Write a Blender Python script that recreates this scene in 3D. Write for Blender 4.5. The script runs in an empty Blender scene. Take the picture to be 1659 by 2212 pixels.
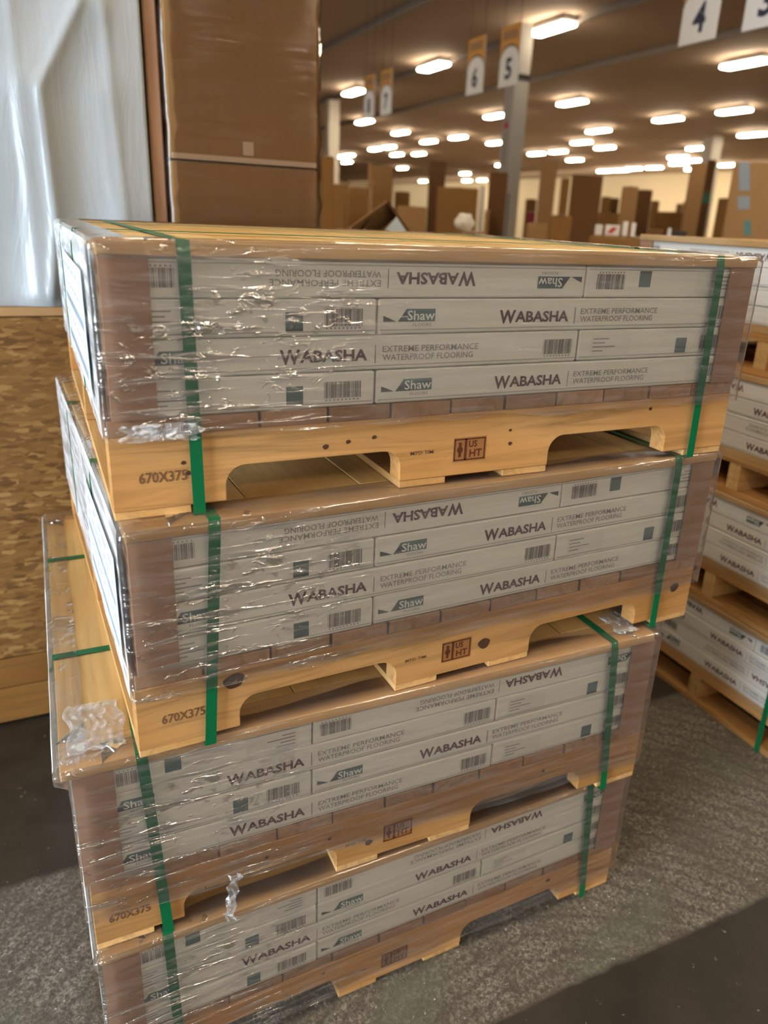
import bpy, bmesh, math, random
from mathutils import Vector, Matrix, noise
random.seed(7)
scene = bpy.context.scene
COL = scene.collection
# ------------------------------------------------------------------ camera
F_PX = 1639.35
CAM = Vector((-0.07543, -1.06168, 1.53774))
YAW, PIT, ROL = -0.456203, 0.34925, 0.047073
PX, PY = 829.5 + 44.8, 1106 - 39.54
cy_, sy_, cp_, sp_ = math.cos(YAW), math.sin(YAW), math.cos(PIT), math.sin(PIT)
FW = Vector((-sy_*cp_, cy_*cp_, -sp_)); R0 = Vector((cy_, sy_, 0)); U0 = R0.cross(FW)
RT = math.cos(ROL)*R0 + math.sin(ROL)*U0
UP = -math.sin(ROL)*R0 + math.cos(ROL)*U0
cam = bpy.data.cameras.new('camera'); camo = bpy.data.objects.new('camera', cam); COL.objects.link(camo)
camo.matrix_world = Matrix(((RT.x, UP.x, -FW.x, CAM.x), (RT.y, UP.y, -FW.y, CAM.y), (RT.z, UP.z, -FW.z, CAM.z), (0, 0, 0, 1)))
cam.sensor_fit = 'VERTICAL'; cam.sensor_height = 36; cam.sensor_width = 27
cam.lens = 36*F_PX/2212; cam.shift_x = -44.8/2212; cam.shift_y = -39.54/2212
cam.clip_start = .02; cam.clip_end = 300
cam.dof.use_dof = True; cam.dof.focus_distance = 1.3; cam.dof.aperture_fstop = 2.8
scene.camera = camo
# ------------------------------------------------------------------ world, light, exposure
w = bpy.data.worlds.new('world'); scene.world = w; w.use_nodes = True
w.node_tree.nodes['Background'].inputs[0].default_value = (.75, .85, 1, 1)
w.node_tree.nodes['Background'].inputs[1].default_value = .3
scene.view_settings.view_transform = 'Standard'; scene.view_settings.look = 'None'
scene.view_settings.exposure = 0.0; scene.view_settings.gamma = 1; scene.view_settings.use_curve_mapping = False
LAMP = 52.0          # emission of the ceiling tubes
DAY = 900.0          # daylight through the dock door (area light, W)
a = bpy.data.lights.new('dock_daylight', 'AREA'); a.shape = 'RECTANGLE'; a.size = 4.4; a.size_y = 3.0
a.energy = DAY; a.color = (.74, .87, 1)
ao = bpy.data.objects.new('dock_daylight', a); COL.objects.link(ao)
ao.location = (-5.9, -2.2, 1.7); ao.rotation_euler = (0, math.radians(-90), 0)

b_ = bpy.data.lights.new('added_wall_fill', 'AREA'); b_.shape = 'RECTANGLE'; b_.size = 1.0; b_.size_y = 56; b_.energy = 900; b_.color = (1, .88, .68)  # unseen area light, added to brighten the cream wall across the hall
bo = bpy.data.objects.new('added_wall_fill', b_); COL.objects.link(bo); bo.location = (28.5, 46, 3.9); bo.rotation_euler = (0, math.radians(-68), 0)
# ------------------------------------------------------------------ pixel -> point helpers (camera geometry of the photograph)
def ray(x, y): return FW + RT*((x-PX)/F_PX) - UP*((y-PY)/F_PX)
def onz(x, y, z): d = ray(x, y); return CAM + d*((z-CAM.z)/d.z)
def ony(x, y, Y): d = ray(x, y); return CAM + d*((Y-CAM.y)/d.y)
def onx(x, y, X): d = ray(x, y); return CAM + d*((X-CAM.x)/d.x)

# ------------------------------------------------------------------ materials
def mat(name, base, rough=.7, spec=.3, bump=None, **kw):
    m = bpy.data.materials.new(name); m.use_nodes = True
    nt = m.node_tree; b = nt.nodes['Principled BSDF']
    b.inputs['Base Color'].default_value = (*base, 1); b.inputs['Roughness'].default_value = rough
    b.inputs['Specular IOR Level'].default_value = spec
    return m
def N(nt, t, **kw):
    n = nt.nodes.new(t)
    for k, v in kw.items():
        if k in n.inputs.keys() if hasattr(n.inputs, 'keys') else False: n.inputs[k].default_value = v
        else: setattr(n, k, v)
    return n
def coord(nt, scale=(1, 1, 1), rot=(0, 0, 0), kind='Object'):
    t = nt.nodes.new('ShaderNodeTexCoord'); mp = nt.nodes.new('ShaderNodeMapping')
    mp.inputs['Scale'].default_value = scale; mp.inputs['Rotation'].default_value = rot
    nt.links.new(t.outputs[kind], mp.inputs[0]); return mp.outputs[0]
def noise_n(nt, vec, scale, detail=4, rough=.55, dist=0):
    n = nt.nodes.new('ShaderNodeTexNoise'); nt.links.new(vec, n.inputs['Vector'])
    n.inputs['Scale'].default_value = scale; n.inputs['Detail'].default_value = detail
    n.inputs['Roughness'].default_value = rough; n.inputs['Distortion'].default_value = dist
    return n.outputs[0]
def ramp(nt, fac, stops):
    r = nt.nodes.new('ShaderNodeValToRGB'); nt.links.new(fac, r.inputs[0])
    while len(r.color_ramp.elements) < len(stops): r.color_ramp.elements.new(.5)
    for e, (p, c) in zip(r.color_ramp.elements, stops):
        e.position = p; e.color = (*c, 1) if len(c) == 3 else c
    return r.outputs[0]
def mixc(nt, fac, a, b, blend='MIX'):
    m = nt.nodes.new('ShaderNodeMix'); m.data_type = 'RGBA'; m.blend_type = blend
    if isinstance(fac, float): m.inputs[0].default_value = fac
    else: nt.links.new(fac, m.inputs[0])
    for i, v in ((6, a), (7, b)):
        if isinstance(v, tuple): m.inputs[i].default_value = (*v, 1)
        else: nt.links.new(v, m.inputs[i])
    return m.outputs[2]
def bumpn(nt, h, strength, dist=.002, target=None):
    b = nt.nodes.new('ShaderNodeBump'); b.inputs['Strength'].default_value = strength; b.inputs['Distance'].default_value = dist
    nt.links.new(h, b.inputs['Height'])
    nt.links.new(b.outputs[0], (target or nt.nodes['Principled BSDF']).inputs['Normal']); return b
def rgb(r, g, b):
    f = lambda c: ((c/255+.055)/1.055)**2.4 if c > 10 else c/255/12.92
    return (f(r), f(g), f(b))

def wood(name, base, axis=0, dark=.6, rough=.65):
    m = mat(name, base, rough, .25); nt = m.node_tree; b = nt.nodes['Principled BSDF']
    sc = [22, 22, 22]; sc[axis] = 1.2
    info = nt.nodes.new('ShaderNodeObjectInfo')
    t = nt.nodes.new('ShaderNodeTexCoord'); ad = nt.nodes.new('ShaderNodeVectorMath'); ad.operation = 'ADD'
    cm = nt.nodes.new('ShaderNodeMath'); cm.operation = 'MULTIPLY'; cm.inputs[1].default_value = 37
    nt.links.new(info.outputs['Random'], cm.inputs[0]); nt.links.new(t.outputs['Object'], ad.inputs[0]); nt.links.new(cm.outputs[0], ad.inputs[1])
    mp = nt.nodes.new('ShaderNodeMapping'); mp.inputs['Scale'].default_value = sc; nt.links.new(ad.outputs[0], mp.inputs[0])
    n1 = noise_n(nt, mp.outputs[0], 1.6, 6, .6, 1.2)
    lo = tuple(c*dark for c in base); hi = tuple(min(1, c*1.12) for c in base)
    c1 = ramp(nt, n1, [(.32, lo), (.52, base), (.72, hi)])
    n2 = noise_n(nt, ad.outputs[0], 3.2, 3, .5)
    c2 = mixc(nt, ramp(nt, n2, [(.35, (0, 0, 0)), (.75, (1, 1, 1))]), c1, (base[0]*.8, base[1]*.68, base[2]*.5))
    hs = nt.nodes.new('ShaderNodeHueSaturation'); nt.links.new(c2, hs.inputs['Color'])
    mr = nt.nodes.new('ShaderNodeMapRange'); nt.links.new(info.outputs['Random'], mr.inputs[0]); mr.inputs[3].default_value = .85; mr.inputs[4].default_value = 1.13
    nt.links.new(mr.outputs[0], hs.inputs['Value']); nt.links.new(hs.outputs[0], b.inputs['Base Color'])
    bumpn(nt, n1, .25, .002); return m
M = {}
WB = (.56, .31, .115)
M['wood_x'] = wood('pine_along_length', WB, 0, .48); M['wood_y'] = wood('pine_across', (.62, .39, .165), 1)
M['wood_end'] = wood('pine_end_grain', (.42, .25, .13), 2, .7)
M['wood_deck'] = wood('pine_deck_board', (.40, .245, .15), 1, .6)
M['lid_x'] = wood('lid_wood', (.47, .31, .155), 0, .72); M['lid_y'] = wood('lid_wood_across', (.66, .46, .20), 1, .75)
def paper(name, c, var=.06):
    m = mat(name, c, .5, .3); nt = m.node_tree
    n = noise_n(nt, coord(nt, (1, 4, 30)), 2.2, 4)
    col = ramp(nt, n, [(.3, tuple(x*(1-var*2) for x in c)), (.7, c)])
    nt.links.new(col, nt.nodes['Principled BSDF'].inputs['Base Color']); bumpn(nt, n, .15, .002); return m
M['box'] = paper('white_box_board', (.76, .745, .70)); M['box_fold'] = mat('box_edge_fold', (.42, .41, .39), .7)
M['ink'] = mat('maroon_ink', (.12, .055, .06), .6); M['ink_grey'] = mat('grey_ink', (.16, .14, .14), .6)
M['ink_light'] = mat('pale_grey_ink', (.26, .24, .24), .6); M['teal'] = mat('teal_ink', (.10, .15, .155), .5)
M['slate'] = mat('slate_ink', (.075, .085, .085), .5); M['white_ink'] = mat('white_ink', (.72, .74, .72), .6)
M['sticker'] = mat('sticker_paper', (.66, .65, .62), .5)
def board(name, c, sc=1.0):
    m = mat(name, c, .8, .15); nt = m.node_tree
    v = coord(nt, (40*sc, 40*sc, 4*sc)); n = noise_n(nt, v, 1.0, 4)
    n2 = noise_n(nt, coord(nt), 1.4, 2)
    col = mixc(nt, n2, ramp(nt, n, [(.3, tuple(x*.88 for x in c)), (.7, c)]), tuple(x*.86 for x in c))
    nt.links.new(col, nt.nodes['Principled BSDF'].inputs['Base Color']); bumpn(nt, n, .08, .002); return m
M['guard'] = board('guard_cardboard', (.36, .205, .125)); M['card'] = board('brown_cardboard', (.30, .160, .055))
M['card_light'] = board('tan_cardboard', (.42, .25, .115)); M['card_dark'] = board('dark_cardboard', (.17, .085, .035))
M['strap'] = mat('green_strapping', (.0, .125, .042), .35, .5)
nt = M['strap'].node_tree; vv = nt.nodes.new('ShaderNodeTexVoronoi'); vv.inputs['Scale'].default_value = 420
nt.links.new(coord(nt), vv.inputs['Vector']); bumpn(nt, vv.outputs[0], .25, .001)
M['knot'] = mat('dark_knot', (.075, .035, .018), .7); M['stamp'] = mat('burnt_brand', (.085, .022, .006), .8)
M['scorch'] = mat('scorched_wood', (.30, .13, .04), .8); M['stencil'] = mat('dark_stencil', (.15, .075, .035), .8)
M['tape'] = mat('clear_tape', (.50, .38, .27), .3, .5)
M['lamp'] = mat('tube_light', (1, 1, 1)); b = M['lamp'].node_tree.nodes['Principled BSDF']
b.inputs['Emission Color'].default_value = (1, .83, .60, 1); b.inputs['Emission Strength'].default_value = LAMP
M['metal_white'] = mat('white_painted_steel', (.62, .60, .56), .5, .4); M['beam'] = mat('grey_painted_steel', (.30, .26, .22), .5, .4)
M['dark'] = mat('dark_plastic', (.03, .028, .026), .6)
M['column'] = mat('column_paint', (.50, .47, .42), .6); M['column_bright'] = mat('column_bright_tone', (.85, .78, .66), .6)  # second tone puts one column's brighter light into its colour; pale post shares it
M['sign'] = mat('sign_white', (.80, .80, .79), .5); M['sign_o'] = mat('sign_orange', (.62, .30, .06), .5)
M['navy'] = mat('sign_navy', (.03, .035, .07), .5); M['red'] = mat('red_print', (.55, .04, .04), .5)
M['label'] = mat('label_paper', (.70, .84, .95), .5); M['label_ink'] = mat('label_ink', (.46, .55, .63), .5)
M['skid'] = wood('dark_skid_wood', (.26, .13, .034), 0); M['bluegrey'] = mat('blue_grey_label', (.30, .34, .40), .5)
M['teal_label'] = mat('teal_label', (.10, .26, .26), .5); M['maroon'] = mat('maroon_plastic', (.16, .01, .03), .5)
M['plastic_white'] = mat('white_plastic_bag', (.72, .69, .62), .4)

def floor_mat():
    m = mat('concrete_floor', (.05, .045, .035), .45, .5); nt = m.node_tree; b = nt.nodes['Principled BSDF']
    tc = nt.nodes.new('ShaderNodeTexCoord'); sep = nt.nodes.new('ShaderNodeSeparateXYZ'); nt.links.new(tc.outputs['Object'], sep.inputs[0])
    v = tc.outputs['Object']
    wob = noise_n(nt, v, 2.5, 4); wob2 = noise_n(nt, v, 22, 3)
    def math_(op, a_, b_):
        n = nt.nodes.new('ShaderNodeMath'); n.operation = op
        for i, q in enumerate((a_, b_)):
            if isinstance(q, (int, float)): n.inputs[i].default_value = q
            else: nt.links.new(q, n.inputs[i])
        return n.outputs[0]
    y = math_('ADD', sep.outputs[1], math_('ADD', math_('MULTIPLY', math_('SUBTRACT', wob, .5), .022), math_('MULTIPLY', math_('SUBTRACT', wob2, .5), .016)))
    # rough strip between y = -0.18 and y = 0.56
    def smooth(lo, hi):
        r = nt.nodes.new('ShaderNodeMapRange'); r.interpolation_type = 'SMOOTHSTEP'; nt.links.new(y, r.inputs[0])
        r.inputs[1].default_value = lo; r.inputs[2].default_value = hi; return r.outputs[0]
    mask = math_('MULTIPLY', smooth(-.19, -.17), math_('SUBTRACT', 1.0, smooth(.54, .57)))
    # rough trowelled surface: swirling brush marks, speckle, stains
    wv = nt.nodes.new('ShaderNodeTexWave'); wv.wave_type = 'RINGS'; wv.rings_direction = 'Z'; wv.inputs['Scale'].default_value = 6.5
    wv.inputs['Distortion'].default_value = 5; wv.inputs['Detail'].default_value = 4; wv.inputs['Detail Scale'].default_value = 3.0
    mp = nt.nodes.new('ShaderNodeMapping'); mp.inputs['Location'].default_value = (-.7, .55, 0); nt.links.new(v, mp.inputs[0]); nt.links.new(mp.outputs[0], wv.inputs['Vector'])
    fine = noise_n(nt, v, 105, 6, .85, .6); mid = noise_n(nt, v, 6, 5, .65, .6)
    c = ramp(nt, fine, [(.36, (.035, .028, .019)), (.49, (.118, .098, .071)), (.62, (.36, .33, .275))])
    c = mixc(nt, math_('MULTIPLY', math_('POWER', wv.outputs[0], 4.0), .55), c, (.045, .036, .026))
    c = mixc(nt, ramp(nt, mid, [(.40, (0, 0, 0)), (.62, (.62, .62, .62))]), c, (.078, .063, .044))
    gm = ramp(nt, noise_n(nt, v, 3.1, 3), [(.56, (0, 0, 0)), (.70, (.35, .35, .35))]); c = mixc(nt, gm, c, (.13, .16, .10))
    fl = ramp(nt, noise_n(nt, v, 70, 3, .8), [(.66, (0, 0, 0)), (.69, (1, 1, 1))]); c = mixc(nt, fl, c, (.62, .58, .52))
    # worn dark sealed surface
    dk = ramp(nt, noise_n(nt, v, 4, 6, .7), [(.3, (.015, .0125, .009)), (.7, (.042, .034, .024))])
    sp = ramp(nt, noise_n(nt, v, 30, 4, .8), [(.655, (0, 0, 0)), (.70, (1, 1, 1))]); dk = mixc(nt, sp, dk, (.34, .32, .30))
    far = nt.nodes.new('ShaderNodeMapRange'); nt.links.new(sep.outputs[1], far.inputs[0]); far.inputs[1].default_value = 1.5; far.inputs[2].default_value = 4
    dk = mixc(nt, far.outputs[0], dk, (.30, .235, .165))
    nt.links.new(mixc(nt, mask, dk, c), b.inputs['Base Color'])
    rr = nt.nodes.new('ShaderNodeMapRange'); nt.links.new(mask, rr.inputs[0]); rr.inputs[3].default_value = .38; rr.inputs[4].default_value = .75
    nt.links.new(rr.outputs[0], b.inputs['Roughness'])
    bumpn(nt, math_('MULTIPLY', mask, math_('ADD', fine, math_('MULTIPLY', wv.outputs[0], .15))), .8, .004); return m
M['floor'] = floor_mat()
def plain(name, c, sc, var=.85, rough=.8):
    m = mat(name, c, rough, .2); nt = m.node_tree; n = noise_n(nt, coord(nt), sc, 4)
    nt.links.new(ramp(nt, n, [(.3, tuple(x*var for x in c)), (.7, c)]), nt.nodes['Principled BSDF'].inputs['Base Color']); return m
M['ceiling'] = plain('ceiling_deck', (.46, .355, .27), .35, .94)
M['wall'] = plain('cream_wall', (.80, .68, .47), .3, .93)
M['wall_dark'] = plain('block_wall', (.62, .56, .48), 1.2)
def osb_mat():
    m = mat('strand_board', (.4, .22, .08), .7, .25); nt = m.node_tree
    def layer(rot, sc):
        v = coord(nt, (20*sc, 20*sc, 62*sc), (0, rot, 0)); vo = nt.nodes.new('ShaderNodeTexVoronoi'); vo.inputs['Scale'].default_value = 1.0
        nt.links.new(v, vo.inputs['Vector']); s2 = nt.nodes.new('ShaderNodeSeparateColor'); nt.links.new(vo.outputs['Color'], s2.inputs[0]); return s2
    a1, a2, a3 = layer(.35, 1), layer(-.5, 1.3), layer(.05, 1.7)
    pal = [(0, (.085, .035, .008)), (.3, (.16, .075, .018)), (.75, (.22, .112, .030)), (1, (.36, .21, .07))]
    c1 = ramp(nt, a1.outputs[0], pal); c2 = ramp(nt, a2.outputs[0], pal); c3 = ramp(nt, a3.outputs[1], pal)
    st = lambda o_: ramp(nt, o_, [(.48, (0, 0, 0)), (.52, (1, 1, 1))])
    c = mixc(nt, st(a2.outputs[1]), c1, c2); c = mixc(nt, st(a3.outputs[2]), c, c3)
    n3 = ramp(nt, noise_n(nt, coord(nt), 2.5, 3), [(.35, (0, 0, 0)), (.7, (.55, .55, .55))]); c = mixc(nt, n3, c, (.19, .095, .028))
    nt.links.new(c, nt.nodes['Principled BSDF'].inputs['Base Color']); bumpn(nt, a2.outputs[0], .3, .002); return m
M['osb'] = osb_mat()
M['foam'] = plain('white_foam_wrap', (.34, .38, .41), 3, .88, .32)
nt = M['foam'].node_tree; bumpn(nt, noise_n(nt, coord(nt, (6, 6, 1.2)), 3, 4, .55, 1.0), .18, .02)
nt.nodes['Principled BSDF'].inputs['Specular IOR Level'].default_value = .6

def film(name, milk, amp, ubias=True, zmul=1.0, scale=(8.5, 8.5, 80), tint=(.80, .80, .80)):
    """stretch film: clear, with taut wrinkles that catch the lamps; object space x along the front"""
    m = bpy.data.materials.new(name); m.use_nodes = True; nt = m.node_tree
    for n in list(nt.nodes): nt.nodes.remove(n)
    out = nt.nodes.new('ShaderNodeOutputMaterial')
    tr = nt.nodes.new('ShaderNodeBsdfTransparent'); tr.inputs[0].default_value = (.97, .97, .965, 1)
    gl = nt.nodes.new('ShaderNodeBsdfGlossy'); gl.inputs['Roughness'].default_value = .13; gl.inputs[0].default_value = (1, 1, 1, 1)
    df = nt.nodes.new('ShaderNodeBsdfDiffuse'); df.inputs[0].default_value = (*tint, 1)
    n1 = noise_n(nt, coord(nt, scale, (0, .06, 0)), 1.0, 2, .5, .6)
    n2 = noise_n(nt, coord(nt, (scale[0]*4, scale[1]*4, scale[2]*.7), (0, -.3, 0)), 1.0, 2, .5, .8)
    def mr_(src, a_, b_, c_, d_):
        r = nt.nodes.new('ShaderNodeMapRange'); nt.links.new(src, r.inputs[0])
        for q, v_ in enumerate((a_, b_, c_, d_)): r.inputs[q+1].default_value = v_
        return r.outputs[0]
    def mt_(op, a_, b_):
        n = nt.nodes.new('ShaderNodeMath'); n.operation = op
        for q, v_ in enumerate((a_, b_)):
            if isinstance(v_, (int, float)): n.inputs[q].default_value = v_
            else: nt.links.new(v_, n.inputs[q])
        return n.outputs[0]
    zone = mr_(noise_n(nt, coord(nt, (3.2, 3.2, 4.5)), 1.0, 2, .5), .40, .57, .13*zmul, zmul)
    if ubias:
        tc = nt.nodes.new('ShaderNodeTexCoord'); sp = nt.nodes.new('ShaderNodeSeparateXYZ'); nt.links.new(tc.outputs['Object'], sp.inputs[0])
        zone = mt_('MULTIPLY', zone, mr_(sp.outputs[0], .26, .50, 1, .10))
    crease = mt_('MULTIPLY', mr_(n1, .53, .64, 0, 1), zone); pucker = mt_('MULTIPLY', mr_(n2, .57, .69, 0, 1), zone)
    hgt = mt_('ADD', mt_('MULTIPLY', n1, .25), mt_('ADD', mt_('MULTIPLY', crease, .6), mt_('MULTIPLY', pucker, .45)))
    bp = nt.nodes.new('ShaderNodeBump'); bp.inputs['Distance'].default_value = .0045; bp.inputs['Strength'].default_value = amp; nt.links.new(hgt, bp.inputs['Height'])
    nt.links.new(bp.outputs[0], gl.inputs['Normal'])
    fr = nt.nodes.new('ShaderNodeFresnel'); fr.inputs[0].default_value = 1.38
    refl = mt_('ADD', mt_('MULTIPLY', fr.outputs[0], 1.0 if ubias or zmul < .5 else .3), mt_('MULTIPLY', mt_('MAXIMUM', crease, pucker), .7 if ubias else .3))
    refl = mt_('MINIMUM', refl, .9)
    m1 = nt.nodes.new('ShaderNodeMixShader'); nt.links.new(mt_('MINIMUM', mt_('MULTIPLY', mt_('ADD', mr_(n1, .4, .7, .5, 1.4), crease), milk), .95), m1.inputs[0]); nt.links.new(tr.outputs[0], m1.inputs[1]); nt.links.new(df.outputs[0], m1.inputs[2])
    m2 = nt.nodes.new('ShaderNodeMixShader'); nt.links.new(refl, m2.inputs[0]); nt.links.new(m1.outputs[0], m2.inputs[1]); nt.links.new(gl.outputs[0], m2.inputs[2])
    nt.links.new(m2.outputs[0], out.inputs[0]); return m
M['film'] = film('stretch_film', .06, 1.0); M['film_side'] = film('stretch_film_bunched', .80, .8, False, 1.0, (60, 5, 40), (.78, .80, .82))
M['film_clear'] = film('stretch_film_clear', .012, .5, False, .03)
M['film_torn'] = film('stretch_film_torn', .30, 1.0, False, 1.0, (60, 60, 60), (.8, .85, .9))

# ------------------------------------------------------------------ mesh building
class MB:
    def __init__(s): s.v = []; s.f = []; s.mi = []; s.mats = []
    def m(s, mt):
        if mt not in s.mats: s.mats.append(mt)
        return s.mats.index(mt)
    def face(s, pts, mt):
        n = len(s.v); s.v += [tuple(q) for q in pts]; s.f.append(tuple(range(n, n+len(pts)))); s.mi.append(s.m(mt)); return s
    def box(s, x0, x1, y0, y1, z0, z1, mt, X=None):
        n = len(s.v); P = [(x0, y0, z0), (x1, y0, z0), (x1, y1, z0), (x0, y1, z0), (x0, y0, z1), (x1, y0, z1), (x1, y1, z1), (x0, y1, z1)]
        if X: P = [tuple(X @ Vector(q)) for q in P]
        s.v += P
        for f in ((0, 3, 2, 1), (4, 5, 6, 7), (0, 1, 5, 4), (1, 2, 6, 5), (2, 3, 7, 6), (3, 0, 4, 7)):
            s.f.append(tuple(n+i for i in f)); s.mi.append(s.m(mt))
        return s
    def prism_y(s, prof, y0, y1, mt):
        """profile in (x, z), counter-clockwise seen from -y, extruded in y"""
        n = len(s.v); k = len(prof)
        s.v += [(x, y0, z) for x, z in prof] + [(x, y1, z) for x, z in prof]
        s.f.append(tuple(range(n, n+k))); s.mi.append(s.m(mt)); s.f.append(tuple(range(n+2*k-1, n+k-1, -1))); s.mi.append(s.m(mt))
        for i in range(k):
            j = (i+1) % k; s.f.append((n+j, n+i, n+k+i, n+k+j)); s.mi.append(s.m(mt))
        return s
    def cyl(s, c, r, h, mt, axis='z', seg=16, r2=None):
        n = len(s.v); r2 = r if r2 is None else r2
        for q in (0, 1):
            for i in range(seg):
                a = 2*math.pi*i/seg; rr = r if q == 0 else r2; u, v_ = rr*math.cos(a), rr*math.sin(a)
                p = {'z': (u, v_, q*h), 'y': (u, q*h, v_), 'x': (q*h, u, v_)}[axis]
                s.v.append(tuple(c[i_]+p[i_] for i_ in range(3)))
        for i in range(seg):
            j = (i+1) % seg; s.f.append((n+i, n+j, n+seg+j, n+seg+i)); s.mi.append(s.m(mt))
        s.f.append(tuple(range(n+seg-1, n-1, -1))); s.f.append(tuple(range(n+seg, n+2*seg))); s.mi += [s.m(mt)]*2
        return s
    def build(s, name, parent=None, bevel=0, smooth=False):
        me = bpy.data.meshes.new(name); me.from_pydata(s.v, [], s.f)
        for mt in s.mats: me.materials.append(M[mt])
        me.polygons.foreach_set('material_index', s.mi)
        if smooth: me.polygons.foreach_set('use_smooth', [True]*len(s.f))
        bm = bmesh.new(); bm.from_mesh(me)
        if bevel:
            bmesh.ops.bevel(bm, geom=[e for e in bm.edges if len(e.link_faces) == 2 and e.calc_face_angle(0) > .6], offset=bevel, segments=1, affect='EDGES')
        bmesh.ops.recalc_face_normals(bm, faces=bm.faces) if s.closed() else None
        bm.to_mesh(me); bm.free(); me.update()
        o = bpy.data.objects.new(name, me); COL.objects.link(o)
        if parent: o.parent = parent
        return o
    flat = False
    def closed(s): return not s.flat
def tag(o, label, cat, group=None):
    o['label'] = label; o['category'] = cat
    if group: o['group'] = group
    return o
def empty(name, label, cat, group=None):
    o = bpy.data.objects.new(name, None); o.empty_display_size = .05; COL.objects.link(o); return tag(o, label, cat, group)
def struct(o): o['kind'] = 'structure'; return o
def dup(root, label, group=None):
    r = root.copy(); COL.objects.link(r); r['label'] = label
    if group: r['group'] = group
    for c in root.children:
        d = c.copy(); COL.objects.link(d); d.parent = r
        for g in c.children:
            e = g.copy(); COL.objects.link(e); e.parent = d
    return r
_txt = {}
def text_polys(body, bold):
    if (body, bold) in _txt: return _txt[(body, bold)]
    cu = bpy.data.curves.new('t', 'FONT'); cu.body = body; cu.size = 1; cu.offset = bold; cu.resolution_u = 2; cu.fill_mode = 'FRONT'
    ob = bpy.data.objects.new('t', cu); COL.objects.link(ob); dg = bpy.context.evaluated_depsgraph_get(); dg.update()
    me = bpy.data.meshes.new_from_object(ob.evaluated_get(dg))
    vs = [(v.co.x, v.co.y) for v in me.vertices]; fs = [tuple(p.vertices) for p in me.polygons]
    bpy.data.objects.remove(ob); bpy.data.curves.remove(cu); bpy.data.meshes.remove(me)
    x0 = min(v[0] for v in vs); x1 = max(v[0] for v in vs); y0 = min(v[1] for v in vs); y1 = max(v[1] for v in vs)
    vs = [((v[0]-x0)/(x1-x0), (v[1]-y0)/(y1-y0)) for v in vs]
    _txt[(body, bold)] = (vs, fs); return vs, fs
def text(mb, body, x0, x1, z0, z1, y, mt, bold=0.0, fn=None):
    """lettering filling the rectangle x0..x1, z0..z1 on the plane y (facing -y)"""
    vs, fs = text_polys(body, bold); n = len(mb.v)
    fn = fn or (lambda u, v: (x0+(x1-x0)*u, y, z0+(z1-z0)*v))
    mb.v += [fn(u, v) for u, v in vs]
    for f in fs: mb.f.append(tuple(n+i for i in f)); mb.mi.append(mb.m(mt))
    mb.flat = True
def rect(mb, x0, x1, z0, z1, y, mt):
    mb.face([(x0, y, z0), (x1, y, z0), (x1, y, z1), (x0, y, z1)], mt); mb.flat = True

# ------------------------------------------------------------------ flooring boxes
BH, BD = .0522, .182            # height and depth of one box
PITCH, BASE, UH = .0537, .145, .38
def carton(L, name='flooring_box', depth=BD):
    """white telescoping flooring carton, origin at its front bottom centre"""
    mb = MB(); h = L/2
    mb.box(-h, h, 0, depth, 0, BH, 'box')
    o = mb.build(name, bevel=.0025)
    return o
def fold_line(o, L):
    mb = MB(); mb.flat = True; rect(mb, -L/2+.003, L/2-.003, BH*.10, BH*.135, -.0004, 'box_fold'); mb.build('lid_edge', o)
def wordmark(o, x):
    mb = MB(); y = -.0006
    text(mb, 'W', x, x+.031, .0125, .0345, y, 'ink', .03)
    text(mb, 'ABASHA', x+.0305, x+.137, .0145, .0325, y, 'ink', .03); mb.build('brand_lettering', o)
    mb = MB(); rect(mb, x+.1495, x+.1507, .010, .038, y, 'ink_grey'); mb.build('divider_line', o)
    mb = MB(); text(mb, 'EXTREME PERFORMANCE', x+.162, x+.331, .0265, .0360, y, 'ink_light', .006)
    text(mb, 'WATERPROOF FLOORING', x+.162, x+.322, .0135, .0230, y, 'ink_light', .006); mb.build('tagline_lettering', o)
def logo(o, x):
    y = -.0006; mb = MB(); z0, z1 = .0185, .0375
    mb.face([(x, y, z0), (x+.022, y, z0), (x+.013, y, z0+.004), (x, y, z0+.009)], 'slate')
    mb.face([(x+.024, y, z0), (x+.088, y, z0), (x+.088, y, z1), (x+.038, y, z1), (x+.030, y, z0+.006)], 'teal')
    mb.face([(x+.024, y-.0002, z0), (x+.052, y-.0002, z0), (x+.036, y-.0002, z1-.004)], 'slate')
    mb.flat = True; p = mb.build('logo_panel', o)
    mb = MB(); text(mb, 'Shaw', x+.040, x+.087, z0+.002, z1-.0025, y-.0006, 'white_ink', .01); mb.build('logo_lettering', p)
    mb = MB(); text(mb, 'FLOORS', x+.050, x+.082, z0-.0075, z0-.003, y, 'ink_light'); mb.build('logo_caption', o)
def barcode(o, x, w_=.060):
    mb = MB(); rnd = random.Random(3); q = x; y = -.0006
    while q < x+w_:
        b_ = rnd.choice([.0006, .0012, .0018]); rect(mb, q, min(q+b_, x+w_), .0135, .0385, y, 'ink_grey'); q += b_+rnd.choice([.0006, .0009, .0016])
    for i in range(9): rect(mb, x+.002+i*.0064, x+.0045+i*.0064, .0095, .0118, y, 'ink_light')
    mb.build('barcode', o)
def square(o, x):
    mb = MB(); y = -.0006; rect(mb, x, x+.026, .0075, .0345, y, 'teal'); rect(mb, x, x+.026, .0075, .0115, y-.0002, 'slate'); mb.build('square_mark', o)
LL, LS = .743, .363
proto_long = carton(LL); fold_line(proto_long, LL)
h = -LL/2
logo(proto_long, h+.008); wordmark(proto_long, h+.213); barcode(proto_long, h+.672, .058)
proto_short = carton(LS); fold_line(proto_short, LS)
h = -LS/2
square(proto_short, h+.222); barcode(proto_short, h+.281)
mb = MB(); rect(mb, h+.025, h+.115, .006, .044, -.0004, 'sticker'); q = mb.build('address_sticker', proto_short)
mb = MB()
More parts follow.
